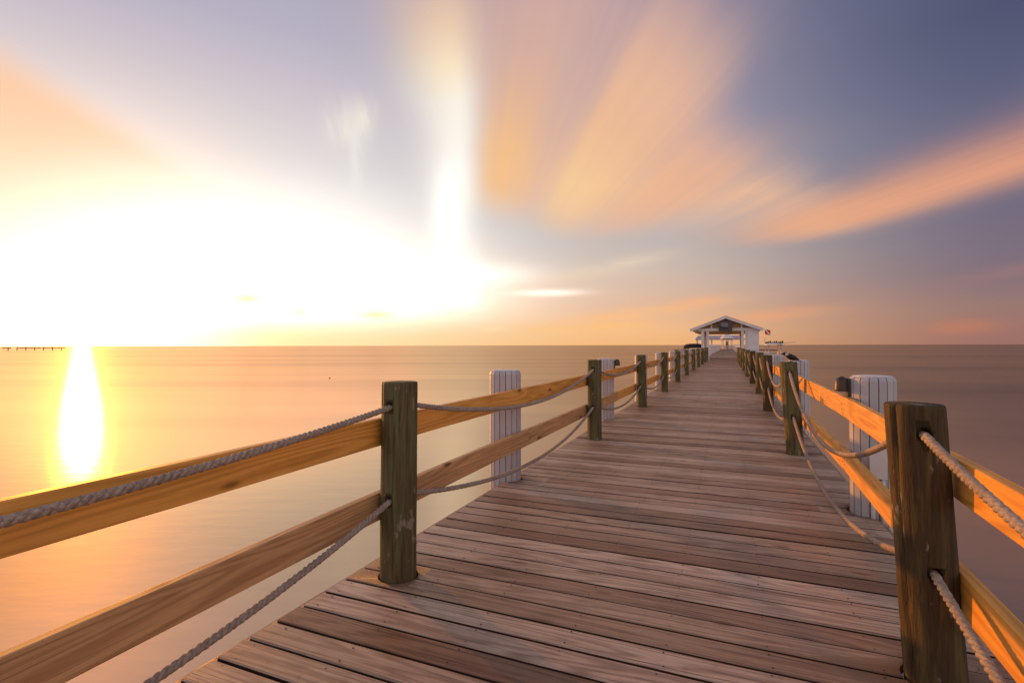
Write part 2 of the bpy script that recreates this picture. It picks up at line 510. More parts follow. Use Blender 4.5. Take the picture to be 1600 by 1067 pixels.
# low swell running across the view, smoothed by the long exposure
qx = px_ * ca + py_ * sa
qy = px_ * -sa + py_ * ca
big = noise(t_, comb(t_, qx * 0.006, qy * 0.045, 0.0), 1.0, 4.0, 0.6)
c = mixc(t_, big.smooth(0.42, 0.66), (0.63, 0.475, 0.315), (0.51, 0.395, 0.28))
rip = noise(t_, comb(t_, qx * 0.9, qy * 2.6, 2.0), 1.0, 3.0, 0.55)
bpn = t_.nodes.new('ShaderNodeBump')
bpn.inputs['Strength'].default_value = 0.065
bpn.inputs['Distance'].default_value = 0.05
t_.links.new(rip.s, bpn.inputs['Height'])
lobes = []
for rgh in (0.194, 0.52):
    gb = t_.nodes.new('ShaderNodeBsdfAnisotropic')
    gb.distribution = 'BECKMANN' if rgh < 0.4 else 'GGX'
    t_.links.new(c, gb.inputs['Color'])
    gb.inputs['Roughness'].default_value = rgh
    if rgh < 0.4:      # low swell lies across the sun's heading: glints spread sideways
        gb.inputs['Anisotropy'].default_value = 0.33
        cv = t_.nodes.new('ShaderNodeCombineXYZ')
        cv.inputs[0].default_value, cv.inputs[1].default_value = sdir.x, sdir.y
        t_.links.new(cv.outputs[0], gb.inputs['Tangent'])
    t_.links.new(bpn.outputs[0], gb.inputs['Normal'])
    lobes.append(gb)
mg = t_.nodes.new('ShaderNodeMixShader')
mg.inputs[0].default_value = 0.22
t_.links.new(lobes[0].outputs[0], mg.inputs[1])
t_.links.new(lobes[1].outputs[0], mg.inputs[2])
df = t_.nodes.new('ShaderNodeBsdfDiffuse')
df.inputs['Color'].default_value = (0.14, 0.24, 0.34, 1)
mx = t_.nodes.new('ShaderNodeMixShader')
mx.inputs[0].default_value = 0.09
t_.links.new(mg.outputs[0], mx.inputs[1])
t_.links.new(df.outputs[0], mx.inputs[2])
t_.links.new(mx.outputs[0], [n for n in t_.nodes if n.type == 'OUTPUT_MATERIAL'][0].inputs[0])
M['water'] = m_


# ---------------------------------------------------------------- mesh helpers
class MB:
    def __init__(s):
        s.v, s.f, s.gc, s.rnd, s.mi, s.sm = [], [], [], [], [], []

    def add(s, verts, faces, gcs=None, rnd=0.5, mi=0, smooth=False):
        o = len(s.v)
        s.v += [tuple(p) for p in verts]
        s.gc += [tuple(g) for g in (gcs or verts)]
        s.rnd += [rnd] * len(verts)
        for f in faces:
            s.f.append(tuple(i + o for i in f))
            s.mi.append(mi)
            s.sm.append(smooth)

    def box(s, lo, hi, mi=0, rnd=0.5, M_=None, along=0, seed=0.0):
        x0, y0, z0 = lo
        x1, y1, z1 = hi
        vs = [(x0, y0, z0), (x1, y0, z0), (x1, y1, z0), (x0, y1, z0), (x0, y0, z1), (x1, y0, z1), (x1, y1, z1), (x0, y1, z1)]
        if M_ is not None:
            vs = [tuple(M_ @ Vector(p)) for p in vs]
        fs = [(0, 3, 2, 1), (4, 5, 6, 7), (0, 1, 5, 4), (1, 2, 6, 5), (2, 3, 7, 6), (3, 0, 4, 7)]
        s.add(vs, fs, None, rnd, mi)

    def sweep(s, path, prof_fn, seedv=0.0, rnd=0.5, mi=0, smooth=False, caps=True, gcfn=None, mif=None):
        """path: list of (origin, axis1, axis2); prof_fn(i) -> list of 2-D points"""
        vs, g, fs = [], [], []
        npf = None
        for i, (o, a, b) in enumerate(path):
            pts = prof_fn(i)
            npf = len(pts)
            for (p, q) in pts:
                P = o + a * p + b * q
                vs.append(P)
                g.append(gcfn(i, p, q, P) if gcfn else P)
        for i in range(len(path) - 1):
            for j in range(npf):
                k = (j + 1) % npf
                fs.append((i * npf + j, i * npf + k, (i + 1) * npf + k, (i + 1) * npf + j))
        s.add(vs, fs, g, rnd, mi, smooth)
        if mif:
            b0 = len(s.mi) - len(fs)
            for q in range(len(fs)):
                s.mi[b0 + q] = mif.get(q % npf, mi)
        if caps:
            o = len(s.v) - len(vs)
            for ring, rev in ((0, True), (len(path) - 1, False)):
                idx = [o + ring * npf + j for j in range(npf)]
                if rev:
                    idx.reverse()
                s.f.append(tuple(idx))
                s.mi.append(mi)
                s.sm.append(False)

    def tube(s, pts, r, n=8, mi=0, rnd=0.5, smooth=True, caps=True):
        path = []
        for i, p in enumerate(pts):
            p = Vector(p)
            d = Vector(pts[min(i + 1, len(pts) - 1)]) - Vector(pts[max(i - 1, 0)])
            d.normalize()
            ref = Vector((0, 0, 1)) if abs(d.z) < 0.9 else Vector((1, 0, 0))
            a = d.cross(ref).normalized()
            b = a.cross(d).normalized()
            path.append((p, b, a))
        rr = r if callable(r) else (lambda i: r)
        s.sweep(path, lambda i: [(rr(i) * math.cos(2 * PI * j / n), rr(i) * math.sin(2 * PI * j / n)) for j in range(n)], 0, rnd, mi, smooth, caps)

    def lathe(s, prof, n=16, c=(0, 0, 0), mi=0, smooth=True, phase=0.0):
        vs, fs = [], []
        for (r, z) in prof:
            for j in range(n):
                a = 2 * PI * j / n + phase
                vs.append((c[0] + r * math.cos(a), c[1] + r * math.sin(a), c[2] + z))
        for i in range(len(prof) - 1):
            for j in range(n):
                k = (j + 1) % n
                fs.append((i * n + j, i * n + k, (i + 1) * n + k, (i + 1) * n + j))
        fs.append(tuple(reversed(range(n))))
        fs.append(tuple((len(prof) - 1) * n + j for j in range(n)))
        s.add(vs, fs, None, 0.5, mi, smooth)

    def mesh(s, name, mats):
        me = bpy.data.meshes.new(name)
        me.from_pydata(s.v, [], s.f)
        a = me.attributes.new('gc', 'FLOAT_VECTOR', 'POINT')
        a.data.foreach_set('vector', [x for g in s.gc for x in g])
        a = me.attributes.new('rnd', 'FLOAT', 'POINT')
        a.data.foreach_set('value', s.rnd)
        me.polygons.foreach_set('material_index', s.mi)
        me.polygons.foreach_set('use_smooth', s.sm)
        for m0 in (mats if isinstance(mats, (list, tuple)) else [mats]):
            me.materials.append(m0)
        me.update()
        return me

    def obj(s, name, mats, parent=None, loc=None):
        o = bpy.data.objects.new(name, s.mesh(name, mats))
        COL.objects.link(o)
        if parent is not None:
            o.parent = parent
        if loc is not None:
            o.location = loc
        return o


def empty(name, loc=(0, 0, 0), rz=0.0):
    o = bpy.data.objects.new(name, None)
    o.empty_display_size = 0.2
    COL.objects.link(o)
    o.location = loc
    o.rotation_euler = (0, 0, rz)
    return o


def tag(o, label=None, cat=None, group=None, kind=None):
    if label:
        o['label'] = label
    if cat:
        o['category'] = cat
    if group:
        o['group'] = group
    if kind:
        o['kind'] = kind
    return o


def boolean_cut(o, cutters):
    """subtract throw-away cutter objects, then delete them"""
    for c_ in cutters:
        md = o.modifiers.new('cut', 'BOOLEAN')
        md.operation = 'DIFFERENCE'
        md.solver = 'EXACT'
        md.object = c_
    bpy.context.view_layer.update()
    dg = bpy.context.evaluated_depsgraph_get()
    me = bpy.data.meshes.new_from_object(o.evaluated_get(dg), preserve_all_data_layers=True, depsgraph=dg)
    o.modifiers.clear()
    o.data = me
    for c_ in cutters:
        bpy.data.objects.remove(c_, do_unlink=True)


def rrect(wd, ht, rad, top=True):
    """rounded rectangle profile, x in +-wd/2, y in -ht..0"""
    pts = []
    for cx, cy, a0 in ((wd / 2 - rad, -rad, 0), (-wd / 2 + rad, -rad, 90), (-wd / 2 + rad, -ht + rad, 180), (wd / 2 - rad, -ht + rad, 270)):
        for k in range(4):
            a = R(a0 + k * 30)
            pts.append((cx + rad * math.cos(a), cy + rad * math.sin(a)))
    return pts


ORD = ['first', 'second', 'third', 'fourth', 'fifth', 'sixth', 'seventh', 'eighth', 'ninth', 'tenth', 'eleventh', 'twelfth', 'thirteenth']

# ---------------------------------------------------------------- water
me = bpy.data.meshes.new('water')
S = 30000.0
me.from_pydata([(-S, -S, WATER), (S, -S, WATER), (S, S, WATER), (-S, S, WATER)], [], [(0, 1, 2, 3)])
me.materials.append(M['water'])
o = bpy.data.objects.new('water', me)
COL.objects.link(o)
tag(o, kind='structure')

# ---------------------------------------------------------------- layout of the pier
XL, XR = -1.975, 1.02
PITCH, SEAM0 = 0.1575, 1.345
LPOST = [(-1.72, -1.95), (-1.73, 2.442), (-1.724, 7.047), (-1.69, 11.099), (-1.646, 14.799), (-1.669, 19.05), (-1.687, 23.5), (-1.651, 27.8), (-1.635, 32.2), (-1.624, 36.7), (-1.634, 41.3), (-1.644, 46.0)]
RPOST = [(0.70, -1.9), (0.735, 2.48), (0.735, 6.98), (0.73, 11.35), (0.765, 15.2), (0.755, 19.1), (0.735, 23.4), (0.735, 28.2), (0.735, 32.6), (0.735, 37.0), (0.735, 41.4), (0.735, 45.8)]
LPILE = [0.30, 4.66, 9.15, 13.2, 17.2, 21.4, 25.7, 30.0, 34.4, 38.9, 43.5]
RPILE = [0.35, 4.77, 9.3, 13.4, 17.3, 21.3, 25.8, 30.4, 34.8, 39.2, 43.6]
PILEX_L, PILEX_R = -2.035, 1.03


def lrail_x(y):   # inner face of the left boards
    return -1.785 - 0.045 * max(0.0, min(1.0, y / 2.8))


def rrail_x(y):
    return 0.83 if y > 4.77 else 0.83 - 0.016 * (4.77 - y)


# ---------------------------------------------------------------- deck
deck = empty('pier_deck')
tag(deck, 'long plank pier deck of weathered pinkish brown boards running out to sea', 'pier', kind='structure')


def plank_mesh(y0, y1, xl, xr, fine):
    mb = MB()
    k = math.floor((y0 - SEAM0) / PITCH)
    while SEAM0 + k * PITCH < y1:
        yc = SEAM0 + (k + 0.5) * PITCH
        k += 1
        rng = random.Random(k * 17 + 3)
        wd = PITCH - 0.0115 - rng.random() * 0.005
        seed = rng.random() * 60
        rnd = rng.random()
        zoff = rng.uniform(-0.002, 0.002)
        tilt = rng.uniform(-0.012, 0.012)
        skew = rng.uniform(-0.0012, 0.0012)
        xe0 = xl + rng.uniform(-0.004, 0.004)
        xe1 = xr + rng.uniform(-0.004, 0.004)
        if fine:
            nseg = 8
            bow = rng.uniform(-0.0015, 0.0015)
            ph = rng.random() * 6
            path = []
            for i in range(nseg + 1):
                t = i / nseg
                x = xe0 + (xe1 - xe0) * t
                yy = yc + skew * (x + 0.48) + bow * math.sin(ph + 4 * t)
                path.append((Vector((x, yy, zoff + 0.001 * math.sin(ph * 2 + 5 * t))), Vector((0, 1, tilt)), Vector((0, -tilt, 1))))
            pr = rrect(wd, 0.036, 0.008)
            mb.sweep(path, lambda i: pr, 0, rnd, 0, False, True,
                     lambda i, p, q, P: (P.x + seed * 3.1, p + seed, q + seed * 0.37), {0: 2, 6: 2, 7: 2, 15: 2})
            # screw heads over each joist
            for xj in (-1.90, -1.49, -1.08, -0.67, -0.26, 0.15, 0.56, 0.93):
                for s_ in (-1, 1):
                    sx_ = xj + rng.uniform(-0.012, 0.012)
                    sy_ = yc + s_ * (0.048 + rng.uniform(-0.006, 0.006))
                    if rng.random() < 0.12:
                        continue
                    rr = 0.0042
                    zt = zoff + (sy_ - yc) * tilt + 0.0012
                    vs = [(sx_ + rr * math.cos(a), sy_ + rr * math.sin(a), zt) for a in [2 * PI * q / 7 for q in range(7)]]
                    vs += [(x_, y_, zt - 0.004) for x_, y_, z_ in vs]
                    mb.add(vs, [tuple(range(7))] + [(q, q + 7, (q + 1) % 7 + 7, (q + 1) % 7) for q in range(7)], None, 0.5, 1)
        else:
            vs_lo = (xe0, yc - wd / 2, -0.036)
            vs_hi = (xe1, yc + wd / 2, zoff)
            x0, ya, z0 = vs_lo
            x1, yb, z1 = vs_hi
            vs = [(x0, ya, z0), (x1, ya, z0), (x1, yb, z0), (x0, yb, z0), (x0, ya, z1), (x1, ya, z1), (x1, yb, z1), (x0, yb, z1)]
            fs = [(0, 3, 2, 1), (4, 5, 6, 7), (0, 1, 5, 4), (1, 2, 6, 5), (2, 3, 7, 6), (3, 0, 4, 7)]
            mb.add(vs, fs, [(x + seed * 3.1, y - yc + seed, z + seed * 0.37) for x, y, z in vs], rnd, 0)
            mb.mi[-4] = mb.mi[-2] = 2  # side faces take the painted gap shade
    return mb


near = plank_mesh(-4.0, 15.8, XL, XR, True)
pn = near.obj('deck_planks', [M['deck'], M['screw'], M['shade_grime']], deck)


def cyl_cutter(x, y, r, z0, z1, n=28):
    mb = MB()
    mb.lathe([(r, z0), (r, z1)], n, (x, y, 0), 0, False)
    return mb.obj('cutter', M['black'])


cuts = []
for (x, y) in LPOST[:4] + RPOST[:4]:
    cuts.append(cyl_cutter(x, y, 0.113, -0.2, 0.2))
for x, ys in ((PILEX_L, LPILE[:4]), (PILEX_R, RPILE[:4])):
    for y in ys:
        cuts.append(cyl_cutter(x, y, 0.178, -0.2, 0.2))
boolean_cut(pn, cuts)
plank_mesh(15.8, 46.6, XL, XR, False).obj('deck_planks', [M['deck'], M['screw'], M['shade_grime']], deck)
plank_mesh(46.6, 150.0, -2.25, 1.45, False).obj('deck_planks', [M['deck'], M['screw'], M['shade_grime']], deck)
mb = MB()
for x0, x1 in ((XL - 0.034, XL - 0.008), (XR + 0.008, XR + 0.034)):
    pts = [(x0, -4, -0.2), (x1, -4, -0.2), (x1, -4, -0.016), (x0, -4, -0.016)]
    vs = pts + [(x, 46.6, z) for x, y, z in pts]
    mb.add(vs, [(0, 1, 2, 3), (7, 6, 5, 4), (0, 4, 5, 1), (1, 5, 6, 2), (2, 6, 7, 3), (3, 7, 4, 0)],
           [(y, x * 1.0 + 5, z) for x, y, z in vs], 0.35, 0)
mb.obj('fascia_board', [M['deck']], deck)
mb = MB()
for xj in (-1.90, -1.49, -1.08, -0.67, -0.26, 0.15, 0.56, 0.93):
    mb.box((xj - 0.022, -4, -0.25), (xj + 0.022, 46.5, -0.042))
mb.obj('joist', M['timber'], deck)
for i, y in enumerate(LPILE):
    mb = MB()
    mb.box((-1.8, y - 0.07, -0.48), (0.85, y + 0.07, -0.255))
    mb.obj('cross_beam', M['timber'], deck)
for i in range(8):
    y = 52 + i * 13
    for x in (-2.0, 1.2):
        mb = MB()
        mb.lathe([(0.15, WATER - 1.5), (0.14, -0.05)], 12, (x, y, 0))
        mb.obj('support_pile', M['timber'], deck)


# ---------------------------------------------------------------- wooden posts
def post_mesh(seed, n, rings, rad=0.10, h=1.095, lo=-0.5, lean=(0, 0), dark=False, hole=True):
    mb = MB()
    rng = random.Random(seed)
    path, rr = [], []
    zs = [lo + (h - 0.012 - lo) * i / rings for i in range(rings + 1)] + [h - 0.003, h, h + 0.0005]
    scl = [1] * (rings + 1) + [0.985, 0.955, 0.35]
    for z, s_ in zip(zs, scl):
        t = z / h
        path.append((Vector((lean[0] * t, lean[1] * t, z)), Vector((1, 0, 0)), Vector((0, 1, 0))))
        rr.append(s_)
    sv = rng.random() * 50
    cracks = [(rng.random() * 2 * PI, rng.uniform(0.003, 0.010), rng.uniform(0.2, 1.0)) for _ in range(8)]

    def prof(i):
        z = zs[i]
        pts = []
        for j in range(n):
            a = 2 * PI * j / n
            q = mnoise.noise(Vector((math.cos(a) * 1.4 + sv, math.sin(a) * 1.4, z * 1.3)))
            q2 = mnoise.noise(Vector((math.cos(a) * 9 + sv, math.sin(a) * 9, z * 2.5)))
            r_ = rad * (1 + 0.035 * q + 0.013 * q2) * (1.012 - 0.025 * z / h)
            if n > 30:
                for ca_, dp, ln in cracks:
                    d = (a - ca_ - 0.08 * math.sin(z * 3 + ca_) + PI) % (2 * PI) - PI
                    r_ -= dp * math.exp(-(d / 0.032) ** 2) * (1 if z > h * (1 - ln) else 0.25)
            r_ *= rr[i]
            pts.append((r_ * math.cos(a), r_ * math.sin(a)))
        return pts
    mb.sweep(path, prof, 0, rng.random(), 0, True, True, lambda i, p, q, P: (P.z + sv, P.x + sv * 0.7, P.y + sv * 0.3))
    return mb.mesh('wooden_post', M['post_dark'] if dark else M['post'])


HUP, HLO = 0.965, 0.445
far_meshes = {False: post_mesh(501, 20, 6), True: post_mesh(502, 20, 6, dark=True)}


def add_post(side, i, x, y):
    lean = {('right', 1): (-0.072, -0.03), ('right', 2): (-0.075, 0.0), ('right', 3): (-0.03, 0.0), ('left', 1): (0.012, 0.0), ('left', 2): (0.0, 0.02)}.get((side, i), (random.uniform(-0.02, 0.015), 0))
    dark = side == 'right' and i in (1, 3, 5)
    rad = {('right', 1): 0.098, ('left', 1): 0.101}.get((side, i), 0.098)
    if i <= 3:
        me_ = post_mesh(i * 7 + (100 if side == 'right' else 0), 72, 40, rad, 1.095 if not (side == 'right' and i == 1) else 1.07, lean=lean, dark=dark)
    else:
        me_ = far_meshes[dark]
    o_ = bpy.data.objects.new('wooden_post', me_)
    COL.objects.link(o_)
    o_.location = (x, y, 0)
    if i > 3:
        o_.rotation_euler = (0, -lean[0], i * 1.3)
    if i <= 3:
        cs = []
        for hz in (HUP, HLO):
            t = hz / 1.095
            mbc = MB()
            mbc.tube([(x + lean[0] * t, y + lean[1] * t - 0.3, hz), (x + lean[0] * t, y + lean[1] * t + 0.3, hz)], 0.026, 16)
            cs.append(mbc.obj('cutter', M['black']))
        boolean_cut(o_, cs)
    return o_, lean


LLEAN, RLEAN = [], []
for side, lst, leans in (('left', LPOST, LLEAN), ('right', RPOST, RLEAN)):
    for i, (x, y) in enumerate(lst):
        o_, ln = add_post(side, i, x, y)
        leans.append(ln)
        if side == 'left':
            lab = {1: 'tall round mossy green-brown wooden post nearest the camera on the left',
                   0: 'round wooden post behind the camera on the left side'}.get(i)
        else:
            lab = {1: 'large dark brown wooden post with pale flaking patches at the right foreground',
                   2: 'round wooden post on the right with a dark bird standing on top',
                   0: 'round wooden post behind the camera on the right side'}.get(i)
        if not lab:
            lab = 'round wooden rope post, %s from the camera along the %s railing' % (ORD[i - 1], side)
        tag(o_, lab, 'post', 'round wooden rope posts along the pier')


# ---------------------------------------------------------------- ropes
def rope(name, posts, leans, hz, sags, label):
    pts = []
    t = hz / 1.095
    cs = [(x + l[0] * t, y + l[1] * t) for (x, y), l in zip(posts, leans)]
    zc = hz - 0.006
    for i in range(len(cs) - 1):
        (xa, ya), (xb, yb) = cs[i], cs[i + 1]
        n_ = 240 if i < 2 else (60 if i < 4 else 14)
        sag = sags[min(i, len(sags) - 1)] * (1.0 if i < len(sags) else random.uniform(0.8, 1.2))
        ra = 0.095
        L = yb - ya
        for k in range(n_):
            s_ = k / n_
            y = ya + L * s_
            q = max(0.0, min(1.0, (y - ya - ra) / (L - 2 * ra)))
            z = zc - sag * 4 * q * (1 - q)
            pts.append(((xa + (xb - xa) * s_ + 0.01 * math.sin(s_ * PI) * math.sin(i * 2.3), y, z), i))
    pts.append(((cs[-1][0], cs[-1][1], zc), 99))
    mb = MB()
    r_rope, r_st = 0.0178, 0.0104
    pos = [Vector(p) for p, i in pts]
    d = 0.0
    near_n = sum(1 for p, i in pts if i < 2)
    mid_n = sum(1 for p, i in pts if i < 4)
    frames = []
    for k, p in enumerate(pos):
        t_ = (pos[min(k + 1, len(pos) - 1)] - pos[max(k - 1, 0)]).normalized()
        a = t_.cross(Vector((0, 0, 1))).normalized()
        b = a.cross(t_).normalized()
        if k:
            d += (p - pos[k - 1]).length
        frames.append((p, a, b, d))
    # three laid strands where the lay can be seen, one plain tube beyond
    lay = 0.088
    for s_ in range(3):
        path = []
        for k in range(near_n + 1):
            p, a, b, dd = frames[k]
            # resample finer for the helix
            sub = 1
            th = 2 * PI * (dd / lay + s_ / 3)
            path.append((p + a * (r_rope - r_st) * math.cos(th) + b * (r_rope - r_st) * math.sin(th), a, b))
        mb.sweep(path, lambda i: [(r_st * math.cos(2 * PI * j / 8), r_st * math.sin(2 * PI * j / 8)) for j in range(8)], 0, 0.5, 0, True, True)
    path = [(frames[k][0], frames[k][1], frames[k][2]) for k in range(near_n, len(frames))]
    mb.sweep(path, lambda i: [(0.0175 * math.cos(2 * PI * j / 8), 0.0175 * math.sin(2 * PI * j / 8)) for j in range(8)], 0, 0.5, 0, True, True)
    o_ = mb.obj(name, M['rope'])
    tag(o_, label, 'rope', 'ropes threaded through the posts')
    return o_


rope('rope', LPOST, LLEAN, HUP, [0.115, 0.21, 0.17, 0.17, 0.16], 'thick twisted rope threaded high through the posts of the left railing')
rope('rope', LPOST, LLEAN, HLO, [0.265, 0.245, 0.2, 0.18, 0.16], 'thick twisted rope threaded low through the posts of the left railing')
rope('rope', RPOST, RLEAN, HUP, [0.22, 0.43, 0.3, 0.3, 0.28], 'thick twisted rope threaded high through the posts of the right railing')
rope('rope', RPOST, RLEAN, HLO, [0.24, 0.33, 0.24, 0.22, 0.2], 'thick twisted rope threaded low through the posts of the right railing')


# ---------------------------------------------------------------- rail boards
def rail_board(side, level, i, y0, y1):
    z1 = (0.886 if level == 'upper' else 0.467) + (0.006 if side == 'right' else 0)
    ht = 0.155
    rng = random.Random(hash((side == 'left', level == 'upper', i)) % 9999 + 5)
    xf = lrail_x if side == 'left' else rrail_x
    sgn = -1 if side == 'left' else 1
    mb = MB()
    seed = rng.random() * 40
    nseg = 10 if i < 3 else 2
    path = []
    for k in range(nseg + 1):
        y = y0 + (y1 - y0) * k / nseg
        dz_ = rng.uniform(-0.002, 0.002)
        if side == 'right' and y < 4.77:
            dz_ -= 0.010 * (4.77 - y)
        path.append((Vector((xf(y) + sgn * 0.0225, y, z1 + dz_)), Vector((1, 0, 0)), Vector((0, 0, 1))))
    pr = rrect(0.043, ht, 0.005)
    mb.sweep(path, lambda q: pr, 0, rng.random(), 0, False, True, lambda q, p, r_, P: (P.y + seed * 2.3, r_ + seed, p + seed * 0.6))
    for ye in (y0, y1):
        for k in (0.05, 0.10):
            yn = ye + (0.045 if ye == y0 else -0.045) + rng.uniform(-0.008, 0.008)
            xn = xf(yn) - sgn * 0.0008
            zn = z1 - 0.004 - k + rng.uniform(-0.006, 0.006) - (0.010 * (4.77 - yn) if side == 'right' and yn < 4.77 else 0)
            ring = [(xn, yn + 0.0055 * math.cos(a), zn + 0.0055 * math.sin(a)) for a in [2 * PI * q / 8 for q in range(8)]]
            ring2 = [(x_ + sgn * 0.004, y_, z_) for x_, y_, z_ in ring]
            mb.add(ring + ring2, [tuple(range(8))] + [(q, (q + 1) % 8, 8 + (q + 1) % 8, 8 + q) for q in range(8)], None, 0.5, 1)
    old = side == 'left' and level == 'lower' and i in (0, 1)
    o_ = mb.obj('rail_board', [M['rail_old'] if old else M['rail'], M['screw']])
    if i == 0:
        lab = '%s %s board of the %s railing nearest the camera' % (level, 'weathered brown' if old else 'yellow pine', side)
    else:
        lab = '%s %s board of the %s railing starting at the %s white piling' % (level, 'weathered brown' if old else 'yellow pine', side, ORD[i - 1])
    tag(o_, lab, 'rail board', 'rail boards along the pier')


for side, ys in (('left', LPILE), ('right', RPILE)):
    bounds = [-3.9] + ys + [46.3]
    # joints fall on the pilings; the photographed bays start with the one passing the camera
    off = 0.11 if side == 'left' else -0.02
    cutsY = [-3.9] + [y + off for y in ys[1:]] + [46.3]
    for i in range(len(cutsY) - 1):
        for level in ('upper', 'lower'):
            rail_board(side, level, i, cutsY[i] + 0.002, cutsY[i + 1] - 0.002)


# ---------------------------------------------------------------- white pilings
def piling_mesh(n=16, rad=0.155, h=1.055, seed=1, fine=True):
    mb = MB()
    rng = random.Random(seed)
    wst = 2 * rad * math.sin(PI / n) - 0.0065
    th = 0.026
    for j in range(n):
        a = 2 * PI * (j + 0.5) / n
        rin = rad * math.cos(PI / n)
        nrm = Vector((math.cos(a), math.sin(a), 0))
        tan = Vector((-math.sin(a), math.cos(a), 0))
        h_ = h + rng.uniform(-0.002, 0.002)
        lo = WATER - 1.0
        c_ = nrm * rin
        prof = [(lo, 0.0), (h_ - 0.034, 0.0), (h_ - 0.012, -0.008), (h_ - 0.001, -0.018)]
        vs = []
        e = 0.003
        for z, inn in prof:
            k = 1 + inn / rad * 0.9
            vs += [c_ + nrm * (inn - e) - tan * wst / 2 * k + Vector((0, 0, z)), c_ + nrm * inn - tan * (wst / 2 * k - e) + Vector((0, 0, z)),
                   c_ + nrm * inn + tan * (wst / 2 * k - e) + Vector((0, 0, z)), c_ + nrm * (inn - e) + tan * wst / 2 * k + Vector((0, 0, z)),
                   c_ + nrm * (inn - th) + tan * wst / 2 * k * 0.8 + Vector((0, 0, z)), c_ + nrm * (inn - th) - tan * wst / 2 * k * 0.8 + Vector((0, 0, z))]
        fs = []
        for i in range(len(prof) - 1):
            for q in range(6):
                r_ = (q + 1) % 6
                fs.append((i * 6 + q, i * 6 + r_, (i + 1) * 6 + r_, (i + 1) * 6 + q))
        fs.append(tuple((len(prof) - 1) * 6 + q for q in range(6)))
        sd_ = rng.random() * 30
        mb.add(vs, fs, [(p.z + sd_, p.x + sd_, p.y) for p in vs], rng.random(), 0)
    core = MB()
    core.lathe([(rad - 0.022, WATER - 1.0), (rad - 0.022, h - 0.045)], n, (0, 0, 0), 0, False)
    cap = MB()
    cap.lathe([(rad - 0.05, h - 0.03), (rad - 0.026, h - 0.010), (rad - 0.026, h + 0.003), (rad - 0.05, h + 0.006), (0.02, h + 0.009)], n, (0, 0, 0), 0, False, PI / n)
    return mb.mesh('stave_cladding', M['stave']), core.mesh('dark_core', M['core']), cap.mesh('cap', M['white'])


PM = [piling_mesh(seed=s_) for s_ in range(3)]
lampm = MB()   # dark dome downlight on a back plate; built facing +X
lampm.lathe([(0.052, -0.10), (0.052, -0.092), (0.048, -0.03), (0.034, 0.0), (0.012, 0.012), (0.004, 0.014)], 18, (0.050, 0, 0.05))
lampm.box((0.0, -0.03, -0.10), (0.016, 0.03, 0.05))
lamp_mesh = lampm.mesh('downlight', M['bronze'])
lens = MB()
lens.lathe([(0.044, -0.099), (0.042, -0.094)], 16, (0.050, 0, 0.05))
lens_mesh = lens.mesh('lamp_lens', M['glass'])


def add_piling(side, i, x, y):
    r_ = empty('white_piling', (x, y, 0), (i * 0.39) % 0.4 + 0.05)
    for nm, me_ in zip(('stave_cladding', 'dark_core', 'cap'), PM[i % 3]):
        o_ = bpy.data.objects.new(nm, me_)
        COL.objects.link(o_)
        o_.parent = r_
    lamp = (side == 'left' and i in (2, 5, 8)) or (side == 'right' and i in (1, 4, 7))
    if lamp:
        ang = (-PI / 2 + 0.9 if side == 'left' else PI + 0.05) - r_.rotation_euler.z
        if side == 'left':
            ang = 0.15 - r_.rotation_euler.z
        o_ = bpy.data.objects.new('downlight', lamp_mesh)
        COL.objects.link(o_)
        o_.parent = r_
        o_.rotation_euler = (0, 0, ang)
        o_.location = (0.156 * math.cos(ang), 0.156 * math.sin(ang), 0.985)
        l_ = bpy.data.objects.new('lamp_lens', lens_mesh)
        COL.objects.link(l_)
        l_.parent = o_
    if side == 'right' and i == 1:
        mb_ = MB()   # service box and conduits at the foot
        ang = -PI / 2 - 0.02 - r_.rotation_euler.z
        rot = Matrix.Rotation(ang, 4, 'Z')
        mb_.box((0.150, -0.055, 0.30), (0.185, 0.055, 0.52), M_=rot)
        for k in (-0.032, 0.03):
            p = rot @ Vector((0.168, k, 0.0))
            mb_.tube([(p.x, p.y, -0.1), (p.x, p.y, 0.30)], 0.014, 10)
        o_ = mb_.obj('service_box', M['white'], r_)
    if i == 0:
        lab = 'white slatted piling behind the camera on the %s' % side
    elif side == 'right' and i == 1:
        lab = 'white slatted piling behind the large right foreground post with a dark lamp on its side'
    elif side == 'left' and i == 1:
        lab = 'white slatted piling with rail board joints in the left middle ground'
    else:
        lab = 'white slatted piling, %s from the camera on the %s side%s' % (ORD[i - 1], side, ' with a dark dome lamp' if lamp else '')
    tag(r_, lab, 'piling', 'white slatted pilings along the pier edge')


for i, y in enumerate(LPILE):
    add_piling('left', i, PILEX_L, y)
for i, y in enumerate(RPILE):
    add_piling('right', i, PILEX_R, y)

# ---------------------------------------------------------------- bird on the second right post
bx, by = RPOST[2][0] - 0.075, RPOST[2][1]
bird = empty('bird', (bx + 0.03, by, 1.095), YAW)
mb = MB()
spine = [(-0.100, 0.098, 0.004), (-0.085, 0.100, 0.016), (-0.068, 0.098, 0.021), (-0.050, 0.086, 0.022), (-0.030, 0.072, 0.031), (0.0, 0.060, 0.036), (0.03, 0.048, 0.030), (0.055, 0.036, 0.019), (0.085, 0.022, 0.012), (0.12, 0.006, 0.011), (0.128, 0.003, 0.004)]
path = []
for i, (x, z, r_) in enumerate(spine):
    path.append((Vector((x, 0, z)), Vector((0, 1, 0)), Vector((0.25, 0, 1)).normalized()))


def bprof(i):
    r_ = spine[i][2]
    fl = 0.45 if i >= 8 else 1.0
    return [(r_ * 0.85 * math.cos(2 * PI * j / 12), r_ * fl * math.sin(2 * PI * j / 12)) for j in range(12)]


